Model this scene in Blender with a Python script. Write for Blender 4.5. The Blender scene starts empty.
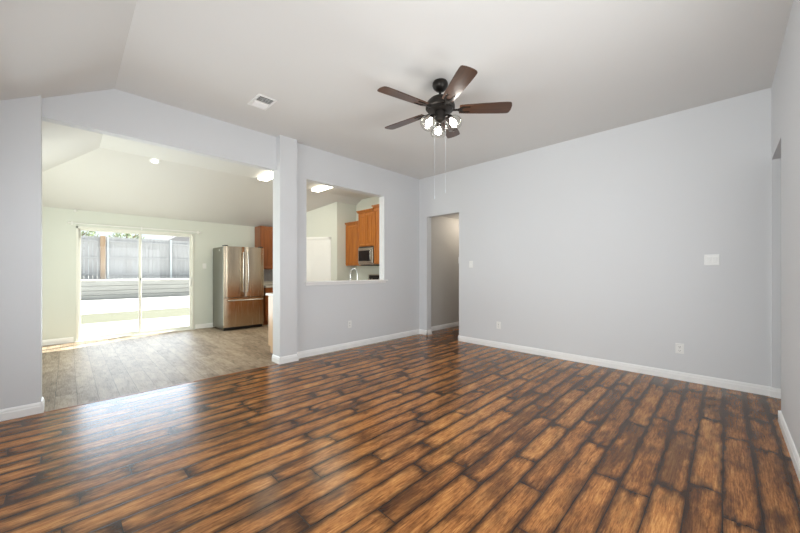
import bpy, bmesh, math, random
from mathutils import Vector, Matrix
R = math.radians
PI = math.pi
SC = bpy.context.scene
COL = SC.collection
random.seed(7)

# ------------------------------------------------------------------ camera
CAM_H = 1.25
FWD = R(44.69)
cd = bpy.data.cameras.new('camera')
cd.sensor_width = 36.0
cd.lens = 36.0 * 328.5 / 800.0
cd.shift_y = 4.8 / 800.0
cd.clip_start = 0.02
cd.clip_end = 200
cam = bpy.data.objects.new('camera', cd)
COL.objects.link(cam)
cam.location = (0, 0, CAM_H)
cam.rotation_euler = (R(90), 0, FWD - R(90))
SC.camera = cam

# ------------------------------------------------------------------ view, sky, sun, daylight, added fill lights
vs = SC.view_settings
SC.display_settings.display_device = 'sRGB'
vs.view_transform = 'Standard'
vs.look = 'None'
vs.gamma = 1.0
vs.use_curve_mapping = False
vs.exposure = 0.05

w = bpy.data.worlds.new('sky')
SC.world = w
w.use_nodes = True
bg = w.node_tree.nodes['Background']
bg.inputs['Color'].default_value = (0.88, 0.94, 1.0, 1)
bg.inputs['Strength'].default_value = 1.2


def light(name, kind, loc, energy, color=(1, 1, 1), size=None, rot=None, aim=None):
    d = bpy.data.lights.new(name, kind)
    d.energy = energy
    d.color = color
    if kind == 'AREA' and size:
        d.shape = 'RECTANGLE'
        d.size, d.size_y = size
    if kind == 'POINT' and size:
        d.shadow_soft_size = size
    o = bpy.data.objects.new(name, d)
    COL.objects.link(o)
    o.location = loc
    if aim is not None:
        o.rotation_euler = Vector(aim).to_track_quat('-Z', 'Y').to_euler()
    elif rot:
        o.rotation_euler = rot
    return o


s = light('sun', 'SUN', (6, 14, 12), 24.0, (1.0, 0.98, 0.94), aim=(-0.914 * 0.72, -0.405 * 0.72, -0.70))
s.data.angle = R(0.6)

# fill lights at two added windows in the unseen wall behind the camera,
# one level like sky light, one tilted up like ground bounce
WIN = [(-0.12, 1.50), (2.05, 3.67)]
WZ = (0.75, 2.15)
for (a, b), esky, egr, spr, ay in ((WIN[0], 25.5, 14.0, 128, -0.26), (WIN[1], 14.5, 11.5, 170, 0.15)):
    yc = (a + b) / 2
    o_ = light('window_skylight', 'AREA', (-0.70, yc, 1.45), esky, (0.94, 0.97, 1.0), (b - a, 1.35), aim=(1, ay, -0.20))
    o_.data.spread = R(spr)
    o_ = light('window_groundlight', 'AREA', (-0.69, yc, 1.20), egr, (0.98, 0.99, 0.98), (b - a, 0.8), aim=(1, -0.05, 0.32))
    o_.data.spread = R(125)
# fill lights at an added window in the right-hand wall, unseen beside the camera
WR = (0.75, 2.75)
o_ = light('side_window_skylight', 'AREA', (1.75, -0.31, 1.5), 33.0, (0.95, 0.98, 1.0), (2.0, 1.35), aim=(0.08, 1, -0.02))
o_.data.spread = R(170)
o_ = light('side_window_groundlight', 'AREA', (1.75, -0.30, 1.25), 11.0, (0.98, 0.99, 0.98), (2.0, 0.8), aim=(0.35, 1, 0.42))
o_.data.spread = R(140)
# daylight through the sliding glass door, plus fill at an added dining window
o_ = light('door_skylight', 'AREA', (1.0, 8.02, 1.05), 29.0, (0.70, 0.85, 1.0), (1.7, 1.9), aim=(0, -1, -0.12))
o_.data.spread = R(135)
WD = (5.2, 7.2)
light('dining_window_light', 'AREA', (-0.70, 6.2, 1.5), 46.0, (0.97, 1.0, 0.86), (2.0, 1.1), aim=(1, 0.45, 0.05))
light('hall_light', 'POINT', (6.3, 3.85, 2.30), 9.0, (1.0, 0.90, 0.76), 0.06)  # bare light added out of view to lift the hallway, no fixture


# ------------------------------------------------------------------ node helpers
def new_mat(name):
    m = bpy.data.materials.new(name)
    m.use_nodes = True
    nt = m.node_tree
    b = nt.nodes['Principled BSDF']
    return m, nt, b


def N(nt, t, **kw):
    n = nt.nodes.new(t)
    for k, v in kw.items():
        setattr(n, k, v)
    return n


def math_n(nt, op, a, b=None, clamp=False):
    n = N(nt, 'ShaderNodeMath', operation=op)
    n.use_clamp = clamp
    for i, v in enumerate((a, b)):
        if v is None:
            continue
        if isinstance(v, (int, float)):
            n.inputs[i].default_value = v
        else:
            nt.links.new(v, n.inputs[i])
    return n.outputs[0]


def smooth(nt, v, lo, hi):
    n = N(nt, 'ShaderNodeMapRange')
    n.interpolation_type = 'SMOOTHSTEP'
    nt.links.new(v, n.inputs['Value'])
    n.inputs['From Min'].default_value = lo
    n.inputs['From Max'].default_value = hi
    return n.outputs['Result']


def ramp(nt, v, stops):
    n = N(nt, 'ShaderNodeValToRGB')
    el = n.color_ramp.elements
    while len(el) > 1:
        el.remove(el[-1])
    el[0].position = stops[0][0]
    el[0].color = (*stops[0][1], 1)
    for p, c in stops[1:]:
        e = el.new(p)
        e.color = (*c, 1)
    nt.links.new(v, n.inputs['Fac'])
    return n.outputs['Color']


def mixc(nt, fac, a, b, mode='MIX'):
    n = N(nt, 'ShaderNodeMix', data_type='RGBA', blend_type=mode)
    if isinstance(fac, (int, float)):
        n.inputs[0].default_value = fac
    else:
        nt.links.new(fac, n.inputs[0])
    for i, v in ((6, a), (7, b)):
        if isinstance(v, tuple):
            n.inputs[i].default_value = (*v, 1)
        else:
            nt.links.new(v, n.inputs[i])
    return n.outputs[2]


def noise(nt, vec, scale, detail=4.0, rough=0.55, dist=0.0):
    n = N(nt, 'ShaderNodeTexNoise')
    n.inputs['Scale'].default_value = scale
    n.inputs['Detail'].default_value = detail
    n.inputs['Roughness'].default_value = rough
    n.inputs['Distortion'].default_value = dist
    if vec is not None:
        nt.links.new(vec, n.inputs['Vector'])
    return n.outputs['Fac']


def obj_vec(nt, scale=(1, 1, 1)):
    tc = N(nt, 'ShaderNodeTexCoord')
    mp = N(nt, 'ShaderNodeMapping')
    mp.inputs['Scale'].default_value = scale
    nt.links.new(tc.outputs['Object'], mp.inputs['Vector'])
    return mp.outputs['Vector']


def bump(nt, b, h, strength, dist=0.002):
    n = N(nt, 'ShaderNodeBump')
    n.inputs['Strength'].default_value = strength
    n.inputs['Distance'].default_value = dist
    nt.links.new(h, n.inputs['Height'])
    nt.links.new(n.outputs['Normal'], b.inputs['Normal'])


def paint(name, col, rough=0.6, var=0.03, bs=0.15, scale=140):
    m, nt, b = new_mat(name)
    v = obj_vec(nt)
    n1 = noise(nt, v, 1.3, 3)
    c2 = tuple(c * (1 - var) for c in col)
    nt.links.new(mixc(nt, n1, col, c2), b.inputs['Base Color'])
    b.inputs['Roughness'].default_value = rough
    bump(nt, b, noise(nt, v, scale, 2), bs, 0.001)
    return m


def plain(name, col, rough=0.4, metal=0.0, coat=0.0, var=0.06, scale=30):
    m, nt, b = new_mat(name)
    n1 = noise(nt, obj_vec(nt), scale, 3)
    c2 = tuple(c * (1 - var) for c in col)
    nt.links.new(mixc(nt, n1, col, c2), b.inputs['Base Color'])
    b.inputs['Roughness'].default_value = rough
    b.inputs['Metallic'].default_value = metal
    b.inputs['Coat Weight'].default_value = coat
    return m


def emit(name, col, strength):
    m, nt, b = new_mat(name)
    b.inputs['Base Color'].default_value = (*col, 1)
    b.inputs['Emission Color'].default_value = (*col, 1)
    b.inputs['Emission Strength'].default_value = strength
    return m


def wood(name, dark, light_, axis=2, scale=1.0, rough=0.35, coat=0.2):
    m, nt, b = new_mat(name)
    sc = [22 * scale] * 3
    sc[axis] = 1.6 * scale
    v = obj_vec(nt, tuple(sc))
    n1 = noise(nt, v, 1.0, 5, 0.6, 0.6)
    sc2 = [90 * scale] * 3
    sc2[axis] = 3 * scale
    n2 = noise(nt, obj_vec(nt, tuple(sc2)), 1.0, 2)
    f = math_n(nt, 'ADD', math_n(nt, 'MULTIPLY', n1, 0.7), math_n(nt, 'MULTIPLY', n2, 0.3))
    mid = tuple((a + c) / 2 for a, c in zip(dark, light_))
    nt.links.new(ramp(nt, f, [(0.3, dark), (0.5, mid), (0.68, light_)]), b.inputs['Base Color'])
    b.inputs['Roughness'].default_value = rough
    b.inputs['Coat Weight'].default_value = coat
    b.inputs['Coat Roughness'].default_value = 0.2
    return m


def steel(name, col, axis=2, rough=0.3):
    m, nt, b = new_mat(name)
    sc = [160.0] * 3
    sc[axis] = 1.5
    n1 = noise(nt, obj_vec(nt, tuple(sc)), 1.0, 2)
    c2 = tuple(c * 0.88 for c in col)
    nt.links.new(mixc(nt, n1, col, c2), b.inputs['Base Color'])
    b.inputs['Metallic'].default_value = 1.0
    r = N(nt, 'ShaderNodeMapRange')
    nt.links.new(n1, r.inputs['Value'])
    r.inputs['To Min'].default_value = rough - 0.06
    r.inputs['To Max'].default_value = rough + 0.08
    nt.links.new(r.outputs['Result'], b.inputs['Roughness'])
    return m


def pane_mat(name, tint=(0.97, 0.99, 0.98), refl=0.10):
    m = bpy.data.materials.new(name)
    m.use_nodes = True
    nt = m.node_tree
    nt.nodes.clear()
    out = N(nt, 'ShaderNodeOutputMaterial')
    tr = N(nt, 'ShaderNodeBsdfTransparent')
    tr.inputs['Color'].default_value = (*tint, 1)
    gl = N(nt, 'ShaderNodeBsdfGlossy')
    gl.inputs['Roughness'].default_value = 0.02
    fr = N(nt, 'ShaderNodeFresnel')
    fr.inputs['IOR'].default_value = 1.45
    f = math_n(nt, 'MULTIPLY', fr.outputs[0], 0.35)
    mx = N(nt, 'ShaderNodeMixShader')
    nt.links.new(f, mx.inputs[0])
    nt.links.new(tr.outputs[0], mx.inputs[1])
    nt.links.new(gl.outputs[0], mx.inputs[2])
    nt.links.new(mx.outputs[0], out.inputs[0])
    return m


def plank_mat(name, burnt):
    """Planks: UV = position inside the plank in metres; attribute 'plank' = (random, random, length, width)."""
    m, nt, b = new_mat(name)
    uv = N(nt, 'ShaderNodeUVMap')
    uv.uv_map = 'UVMap'
    su = N(nt, 'ShaderNodeSeparateXYZ')
    nt.links.new(uv.outputs[0], su.inputs[0])
    at = N(nt, 'ShaderNodeAttribute')
    at.attribute_name = 'plank'
    sa = N(nt, 'ShaderNodeSeparateColor')
    nt.links.new(at.outputs['Color'], sa.inputs[0])
    r1, r2, L = sa.outputs[0], sa.outputs[1], sa.outputs[2]
    W = at.outputs['Alpha']
    u, v = su.outputs[0], su.outputs[1]
    du = math_n(nt, 'MINIMUM', u, math_n(nt, 'SUBTRACT', L, u))
    dv = math_n(nt, 'MINIMUM', v, math_n(nt, 'SUBTRACT', W, v))

    def vec(sx, sy, seed):
        c = N(nt, 'ShaderNodeCombineXYZ')
        nt.links.new(math_n(nt, 'MULTIPLY', u, sx), c.inputs[0])
        nt.links.new(math_n(nt, 'MULTIPLY', v, sy), c.inputs[1])
        nt.links.new(math_n(nt, 'ADD', math_n(nt, 'MULTIPLY', r1, 71.0), seed), c.inputs[2])
        return c.outputs[0]
    cloud = noise(nt, vec(5, 14, 0.0), 1.0, 4, 0.6, 0.4)
    grain = noise(nt, vec(8, 130, 3.1), 1.0, 5, 0.68, 0.5)
    fine = noise(nt, vec(34, 420, 5.7), 1.0, 3, 0.6)
    if burnt:
        wob = noise(nt, vec(6, 20, 9.3), 1.0, 5, 0.65)
        dvw = math_n(nt, 'ADD', dv, math_n(nt, 'MULTIPLY', math_n(nt, 'SUBTRACT', wob, 0.5), 0.050))
        duw = math_n(nt, 'ADD', du, math_n(nt, 'MULTIPLY', math_n(nt, 'SUBTRACT', cloud, 0.5), 0.20))
        e1 = smooth(nt, dvw, -0.008, 0.040)
        e2 = smooth(nt, duw, -0.030, 0.085)
        edge = math_n(nt, 'MULTIPLY', e1, e2)
        f = math_n(nt, 'ADD', math_n(nt, 'MULTIPLY', cloud, 0.30),
                   math_n(nt, 'ADD', math_n(nt, 'MULTIPLY', grain, 0.48), math_n(nt, 'MULTIPLY', fine, 0.22)))
        f = math_n(nt, 'ADD', f, math_n(nt, 'MULTIPLY', math_n(nt, 'SUBTRACT', r1, 0.5), 0.07))
        base = ramp(nt, f, [(0.33, (0.070, 0.024, 0.008)), (0.44, (0.21, 0.078, 0.022)),
                            (0.53, (0.42, 0.172, 0.048)), (0.63, (0.62, 0.30, 0.095))])
        smoke = smooth(nt, math_n(nt, 'ADD', noise(nt, vec(2.6, 9, 20.0), 1.0, 4, 0.6), math_n(nt, 'MULTIPLY', r2, 0.20)), 0.42, 0.66)
        amt = math_n(nt, 'MULTIPLY', edge, math_n(nt, 'ADD', math_n(nt, 'MULTIPLY', smoke, 0.66), 0.34))
        col = mixc(nt, amt, (0.030, 0.012, 0.006), base)
        seam = smooth(nt, math_n(nt, 'MINIMUM', dv, du), 0.0006, 0.003)
        col = mixc(nt, seam, (0.008, 0.005, 0.004), col)
        b.inputs['Roughness'].default_value = 0.24
        b.inputs['Specular IOR Level'].default_value = 0.32
    else:
        f = math_n(nt, 'ADD', math_n(nt, 'MULTIPLY', cloud, 0.45), math_n(nt, 'MULTIPLY', grain, 0.55))
        f = math_n(nt, 'ADD', f, math_n(nt, 'MULTIPLY', math_n(nt, 'SUBTRACT', r2, 0.5), 0.10))
        col = ramp(nt, f, [(0.34, (0.115, 0.078, 0.048)), (0.46, (0.27, 0.20, 0.135)),
                           (0.55, (0.37, 0.285, 0.20)), (0.66, (0.46, 0.37, 0.27))])
        seam = smooth(nt, math_n(nt, 'MINIMUM', dv, du), 0.0004, 0.0025)
        col = mixc(nt, seam, (0.06, 0.045, 0.03), col)
        b.inputs['Roughness'].default_value = 0.50
        b.inputs['Specular IOR Level'].default_value = 0.34
    nt.links.new(col, b.inputs['Base Color'])
    hgt = math_n(nt, 'ADD', math_n(nt, 'MULTIPLY', grain, 0.25), seam)
    bump(nt, b, hgt, 0.25, 0.001)
    return m


M = dict(
    wall=paint('wall_paint', (0.70, 0.71, 0.725)),
    dine=paint('dining_wall_paint', (0.70, 0.725, 0.67)),  # grey wall paint with the greenish cast of the light mixed in
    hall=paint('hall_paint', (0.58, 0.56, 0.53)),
    ceil=paint('ceiling_paint', (0.74, 0.735, 0.72), 0.85, 0.02, 0.35, 90),
    trim=paint('trim_paint', (0.90, 0.90, 0.89), 0.35, 0.02, 0.0),
    plastic=plain('white_plastic', (0.86, 0.86, 0.84), 0.35, var=0.02),
    slot=plain('dark_slot', (0.05, 0.05, 0.05), 0.6),
    floor=plank_mat('burnt_edge_planks', True),
    dinefloor=plank_mat('weathered_planks', False),
    oak=wood('honey_oak', (0.27, 0.068, 0.006), (0.54, 0.19, 0.022)),
    oakx=wood('honey_oak_level', (0.27, 0.085, 0.016), (0.50, 0.20, 0.045), axis=1),
    oakdark=wood('reddish_oak', (0.20, 0.055, 0.012), (0.36, 0.115, 0.026)),
    birch=wood('pale_veneer', (0.55, 0.33, 0.17), (0.70, 0.47, 0.27)),
    counter=plain('pale_laminate', (0.70, 0.66, 0.58), 0.3, var=0.12, scale=120),
    steelv=steel('stainless_steel', (0.62, 0.52, 0.39), 2, 0.24),
    steelh=steel('stainless_steel_level', (0.60, 0.56, 0.50), 0, 0.28),
    chrome=plain('chrome', (0.62, 0.61, 0.59), 0.24, 1.0, var=0.03),
    fridgeside=steel('fridge_side_paint', (0.25, 0.24, 0.20), 2, 0.30),
    black=plain('black_enamel', (0.012, 0.012, 0.013), 0.22, var=0.1),
    rubber=plain('dark_grille', (0.02, 0.02, 0.02), 0.6),
    bronze=plain('oil_rubbed_bronze', (0.028, 0.024, 0.021), 0.34, 0.6, var=0.2),
    blade=wood('walnut_blade', (0.040, 0.017, 0.009), (0.105, 0.046, 0.022), axis=0, rough=0.35, coat=0.5),
    shade=None, bulb=emit('glowing_bulb', (1.0, 0.96, 0.90), 36.0),
    tube=emit('fluorescent_diffuser', (1.0, 0.94, 0.76), 9.0),
    can=emit('recessed_lamp', (1.0, 0.95, 0.85), 10.0),
    alu=paint('white_door_frame', (0.82, 0.82, 0.76), 0.35, 0.02, 0.0),
    pane=pane_mat('door_glass'),
    tile=plain('grey_tile', (0.50, 0.49, 0.47), 0.25, var=0.25, scale=18),
    concrete=plain('pale_concrete', (0.42, 0.42, 0.41), 0.8, var=0.12, scale=6),
    earth=plain('dry_pale_ground', (0.66, 0.64, 0.60), 0.9, var=0.1, scale=2),
    lawn=plain('patchy_lawn', (0.125, 0.125, 0.085), 0.9, var=0.35, scale=4),
    timber=wood('grey_sleepers', (0.29, 0.29, 0.285), (0.42, 0.42, 0.41), axis=0, scale=0.5, rough=0.8, coat=0),
    fence=wood('weathered_fence', (0.34, 0.34, 0.355), (0.48, 0.48, 0.50), axis=2, scale=0.45, rough=0.85, coat=0),
    post=wood('tan_fence_post', (0.30, 0.20, 0.13), (0.44, 0.32, 0.22), axis=2, scale=0.5, rough=0.8, coat=0),
    galv=plain('galvanised_post', (0.62, 0.66, 0.70), 0.4, 0.4),
    leaf=plain('leaf_green', (0.30, 0.37, 0.20), 0.6, var=0.5, scale=3),
    bark=plain('bark', (0.20, 0.14, 0.09), 0.9, var=0.4),
    roof=plain('grey_shingles', (0.30, 0.29, 0.30), 0.9, var=0.3, scale=14),
    siding=plain('pale_siding', (0.60, 0.58, 0.54), 0.8, var=0.05),
)


def shade_mat():
    m = bpy.data.materials.new('clear_shade_glass')
    m.use_nodes = True
    nt = m.node_tree
    nt.nodes.clear()
    out = N(nt, 'ShaderNodeOutputMaterial')
    tr = N(nt, 'ShaderNodeBsdfTransparent')
    tr.inputs['Color'].default_value = (0.97, 0.97, 0.96, 1)
    tl = N(nt, 'ShaderNodeBsdfTranslucent')
    tl.inputs['Color'].default_value = (0.9, 0.9, 0.88, 1)
    gl = N(nt, 'ShaderNodeBsdfGlossy')
    gl.inputs['Roughness'].default_value = 0.06
    gl.inputs['Color'].default_value = (0.8, 0.8, 0.78, 1)
    lw = N(nt, 'ShaderNodeLayerWeight')
    lw.inputs['Blend'].default_value = 0.35
    m1 = N(nt, 'ShaderNodeMixShader')
    m1.inputs[0].default_value = 0.0
    nt.links.new(tr.outputs[0], m1.inputs[1])
    nt.links.new(tl.outputs[0], m1.inputs[2])
    mx = N(nt, 'ShaderNodeMixShader')
    nt.links.new(math_n(nt, 'MULTIPLY', lw.outputs['Facing'], 0.30), mx.inputs[0])
    nt.links.new(m1.outputs[0], mx.inputs[1])
    nt.links.new(gl.outputs[0], mx.inputs[2])
    nt.links.new(mx.outputs[0], out.inputs[0])
    return m


M['shade'] = shade_mat()


# ------------------------------------------------------------------ mesh helpers
class MB:
    def __init__(self):
        self.bm = bmesh.new()

    def box(self, lo, hi, bevel=0.0, mat=None, seg=2):
        r = bmesh.ops.create_cube(self.bm, size=1.0)
        vs_ = r['verts']
        for v in vs_:
            v.co = Vector([lo[i] + (v.co[i] + 0.5) * (hi[i] - lo[i]) for i in range(3)])
        if bevel > 0:
            ed = list({e for v in vs_ for e in v.link_edges})
            rr = bmesh.ops.bevel(self.bm, geom=ed, offset=bevel, segments=seg, affect='EDGES', profile=0.5)
            vs_ = list({v for f in rr['faces'] for v in f.verts} | {v for v in vs_ if v.is_valid})
        if mat is not None:
            # include every vertex of the new island
            isl = set(vs_)
            stack = list(isl)
            while stack:
                v = stack.pop()
                for e in v.link_edges:
                    o = e.other_vert(v)
                    if o not in isl:
                        isl.add(o)
                        stack.append(o)
            bmesh.ops.transform(self.bm, matrix=mat, verts=list(isl))
        return self

    def tube(self, pts, rad, n=12, cap=True):
        pts = [Vector(p) for p in pts]
        rads = rad if isinstance(rad, (list, tuple)) else [rad] * len(pts)
        rings = []
        up = None
        for i, p in enumerate(pts):
            t = (pts[min(i + 1, len(pts) - 1)] - pts[max(i - 1, 0)]).normalized()
            if up is None:
                a = Vector((0, 0, 1)) if abs(t.z) < 0.9 else Vector((1, 0, 0))
                up = (a - t * a.dot(t)).normalized()
            else:
                up = (up - t * up.dot(t)).normalized()
            bn = t.cross(up)
            rings.append([self.bm.verts.new(p + (up * math.cos(2 * PI * k / n) + bn * math.sin(2 * PI * k / n)) * rads[i]) for k in range(n)])
        for a, b_ in zip(rings, rings[1:]):
            for k in range(n):
                self.bm.faces.new((a[k], a[(k + 1) % n], b_[(k + 1) % n], b_[k]))
        if cap:
            self.bm.faces.new(list(reversed(rings[0])))
            self.bm.faces.new(rings[-1])
        return self

    def lathe(self, prof, n=28, mat=None, close=True):
        """prof: list of (radius, z)."""
        rings = []
        new = []
        for r, z in prof:
            if r < 1e-6:
                v = [self.bm.verts.new((0, 0, z))]
            else:
                v = [self.bm.verts.new((r * math.cos(2 * PI * k / n), r * math.sin(2 * PI * k / n), z)) for k in range(n)]
            rings.append(v)
            new += v
        for a, b_ in zip(rings, rings[1:]):
            for k in range(n):
                k2 = (k + 1) % n
                if len(a) == 1 and len(b_) == 1:
                    continue
                if len(a) == 1:
                    self.bm.faces.new((a[0], b_[k2], b_[k]))
                elif len(b_) == 1:
                    self.bm.faces.new((a[k], a[k2], b_[0]))
                else:
                    self.bm.faces.new((a[k], a[k2], b_[k2], b_[k]))
        if mat is not None:
            bmesh.ops.transform(self.bm, matrix=mat, verts=new)
        return self

    def prism(self, poly, lo, hi, axis=2, mat=None):
        """Extrude a 2-D polygon along an axis (coordinates of the other two axes in order)."""
        def mk(p, t):
            c = [0, 0, 0]
            o = [i for i in range(3) if i != axis]
            c[o[0]], c[o[1]], c[axis] = p[0], p[1], t
            return self.bm.verts.new(c)
        a = [mk(p, lo) for p in poly]
        b_ = [mk(p, hi) for p in poly]
        n = len(poly)
        self.bm.faces.new(a)
        self.bm.faces.new(list(reversed(b_)))
        for k in range(n):
            self.bm.faces.new((a[k], b_[k], b_[(k + 1) % n], a[(k + 1) % n]))
        if mat is not None:
            bmesh.ops.transform(self.bm, matrix=mat, verts=a + b_)
        return self

    def build(self, name, mat, parent=None, smooth_=False, loc=None):
        bmesh.ops.recalc_face_normals(self.bm, faces=self.bm.faces)
        me = bpy.data.meshes.new(name)
        self.bm.to_mesh(me)
        self.bm.free()
        me.materials.append(mat)
        if smooth_:
            for p in me.polygons:
                p.use_smooth = True
            me.set_sharp_from_angle(angle=R(38))
        o = bpy.data.objects.new(name, me)
        COL.objects.link(o)
        if parent is not None:
            o.parent = parent
        if loc is not None:
            o.location = loc
        return o


def tag(o, label, cat, group=None, kind=None):
    o['label'] = label
    o['category'] = cat
    if group:
        o['group'] = group
    if kind:
        o['kind'] = kind
    return o


def thing(name, loc, label, cat, group=None, rz=0.0, rot=None):
    o = bpy.data.objects.new(name, None)
    o.empty_display_size = 0.1
    COL.objects.link(o)
    o.location = loc
    o.rotation_euler = rot if rot else (0, 0, rz)
    return tag(o, label, cat, group)


def struct(o, label, cat):
    return tag(o, label, cat, kind='structure')


def copy_tree(o, parent=None):
    c = o.copy()
    COL.objects.link(c)
    if parent is not None:
        c.parent = parent
    for ch in list(o.children):
        copy_tree(ch, c)
    return c


# ------------------------------------------------------------------ room dimensions
XB = 4.95            # far wall
YA = 4.35            # pass-through wall face
YL = 4.303           # left wall face
YP = 4.26            # wall end (pilaster) face
YBK = 4.48           # kitchen side of that wall
YR = -0.33           # right wall
XN = -0.72           # wall behind the camera
ZC = 3.09            # ceiling
YK = 8.16            # garden wall
XK = 5.30            # kitchen right wall
ZT = 3.25            # walls run up behind the ceiling
OPX0, OPX1 = -0.167, 2.009
HEAD = 2.64

# ------------------------------------------------------------------ floors


def planks(name, mat, along, x0, x1, y0, y1, width, lens, extra=None, z=0.0):
    bm = bmesh.new()
    uvl = bm.loops.layers.uv.new('UVMap')
    data = []
    # along axis is u; across axis is v
    rng = random.Random(11)
    (u0, u1), (v0, v1) = ((x0, x1), (y0, y1)) if along == 0 else ((y0, y1), (x0, x1))
    row = v0
    while row < v1 - 1e-6:
        u = u0 - rng.uniform(0.0, 1.0)
        while u < u1:
            L = rng.choice(lens) * rng.uniform(0.92, 1.08)
            a, b_ = max(u, u0), min(u + L, u1)
            c0, c1 = row, min(row + width, v1)
            if b_ - a > 0.003:
                pts = [(a, c0), (b_, c0), (b_, c1), (a, c1)]
                if along == 0:
                    vv = [bm.verts.new((p[0], p[1], z)) for p in pts]
                else:
                    vv = [bm.verts.new((p[1], p[0], z)) for p in reversed(pts)]
                    pts = list(reversed(pts))
                f = bm.faces.new(vv)
                for lp, p in zip(f.loops, pts):
                    lp[uvl].uv = (p[0] - u, p[1] - row)
                data.append((rng.random(), rng.random(), L, width))
            u += L
        row += width
    me = bpy.data.meshes.new(name)
    bm.to_mesh(me)
    bm.free()
    at = me.attributes.new('plank', 'FLOAT_COLOR', 'FACE')
    for i, d in enumerate(data):
        at.data[i].color = d
    me.materials.append(mat)
    o = bpy.data.objects.new(name, me)
    COL.objects.link(o)
    return o


fl = planks('floor', M['floor'], 0, XN, 7.6, -2.0, 4.285, 0.1435, [0.62, 0.92, 1.22, 1.22, 1.22])
struct(fl, 'dark burnt-edge brown plank floor of the living room', 'floor')
hf = planks('floor_hall', M['floor'], 0, XB + 0.02, 7.6, 4.285, 4.40, 0.1435, [1.22])
struct(hf, 'strip of burnt-edge floor along the hallway wall', 'floor')
df = planks('floor_dining', M['dinefloor'], 1, -1.0, XK + 0.1, 4.292, YK + 0.05, 0.152, [1.22, 1.22, 0.9])
struct(df, 'greyish tan weathered plank floor of dining room and kitchen', 'floor')
b = MB()
b.box((OPX0 + .018, 4.280, -0.004), (OPX1 - .018, 4.296, 0.003), 0.001)
struct(b.build('trim_threshold', M['oakdark']), 'thin dark strip where the two plank floors meet', 'trim')
b = MB()
b.box((-3, -4, -0.14), (9, YK + 0.12, -0.03))
struct(b.build('floor_slab', M['concrete']), 'concrete slab under the plank floors', 'floor')

# ------------------------------------------------------------------ walls


def wall(name, boxes, mat, label):
    m = MB()
    for lo, hi in boxes:
        m.box(lo, hi)
    return struct(m.build(name, mat), label, 'wall')


PX0, PX1, PZ0, PZ1 = 2.453, 3.994, 1.10, 2.60
wall('wall_left', [
    ((XN - 0.12, YL, -0.03), (OPX0, YBK, ZT)),                       # stub at far left
    ((OPX0, 4.372, HEAD), (OPX1, YBK, ZT)),                          # header
    ((OPX1, YP, -0.03), (2.256, YBK, ZT)),                           # wall end
    ((2.256, YA, -0.03), (PX0, YBK, ZT)),
    ((PX0, YA, -0.03), (PX1, YBK, PZ0 - 0.03)),
    ((PX0, YA, PZ1), (PX1, YBK, ZT)),
    ((PX1, YA, -0.03), (XB + 0.13, YBK, ZT)),
], M['wall'], 'pale grey wall with wide cased-free opening and kitchen pass-through')
HY0, HY1, HZ = 3.403, 4.152, 2.314
wall('wall_far', [
    ((XB, YR - 0.0, -0.03), (XB + 0.13, HY0, ZT)),
    ((XB, HY0, HZ), (XB + 0.13, HY1, ZT)),
    ((XB, HY1, -0.03), (XB + 0.13, YA, ZT)),
    ((XB - 0.02, -1.9, -0.03), (XB + 0.13, YR, ZT)),
], M['wall'], 'long pale grey wall with hallway opening at its left end')
wall('wall_right', [
    ((XN - 0.12, YR - 0.14, -0.03), (WR[0], YR, ZT)),
    ((WR[1], YR - 0.14, -0.03), (4.15, YR, ZT)),
    ((WR[0], YR - 0.14, -0.03), (WR[1], YR, WZ[0])),
    ((WR[0], YR - 0.14, WZ[1]), (WR[1], YR, ZT)),
    ((4.15, YR - 0.14, 2.362), (XB - 0.02, YR, ZT)),
], M['wall'], 'pale grey wall at right edge beside the camera')
bx = []
ys = [YR - 0.14, WIN[0][0], WIN[0][1], WIN[1][0], WIN[1][1], YBK]
for i in range(5):
    if i in (1, 3):
        bx += [((XN - 0.12, ys[i], -0.03), (XN, ys[i + 1], WZ[0])), ((XN - 0.12, ys[i], WZ[1]), (XN, ys[i + 1], ZT))]
    else:
        bx.append(((XN - 0.12, ys[i], -0.03), (XN, ys[i + 1], ZT)))
wall('wall_near', bx, M['wall'], 'grey wall with two windows behind the camera')
for i, (a, c) in enumerate(WIN):  # unseen windows added so the room lights evenly
    f = MB()
    for lo, hi in (((XN - .10, a, WZ[0]), (XN - .04, a + .05, WZ[1])), ((XN - .10, c - .05, WZ[0]), (XN - .04, c, WZ[1])),
                   ((XN - .10, a, WZ[0]), (XN - .04, c, WZ[0] + .05)), ((XN - .10, a, WZ[1] - .05), (XN - .04, c, WZ[1])),
                   ((XN - .10, a, 1.42), (XN - .04, c, 1.47))):
        f.box(lo, hi)
    o = struct(f.build('window_%d' % (i + 1), M['trim']), 'white sash window behind the camera, %s' % ('nearer the right wall' if i == 0 else 'nearer the opening'), 'window')
    g = MB()
    g.box((XN - .075, a + .04, WZ[0] + .04), (XN - .07, c - .04, WZ[1] - .04))
    g.build('pane', M['pane'], o)
f = MB()  # unseen window added to brighten the dining room
for lo, hi in (((XN - .10, WD[0], .9), (XN - .04, WD[0] + .05, 2.1)), ((XN - .10, WD[1] - .05, .9), (XN - .04, WD[1], 2.1)),
               ((XN - .10, WD[0], .9), (XN - .04, WD[1], .95)), ((XN - .10, WD[0], 2.05), (XN - .04, WD[1], 2.1)), ((XN - .10, 6.175, .9), (XN - .04, 6.225, 2.1))):
    f.box(lo, hi)
o = struct(f.build('window_3', M['trim']), 'white window in the left wall of the dining room', 'window')
g = MB()
g.box((XN - .075, WD[0] + .04, .94), (XN - .07, WD[1] - .04, 2.06))
g.build('pane', M['pane'], o)
f = MB()  # unseen window added to even out light on the opposite wall
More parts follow.
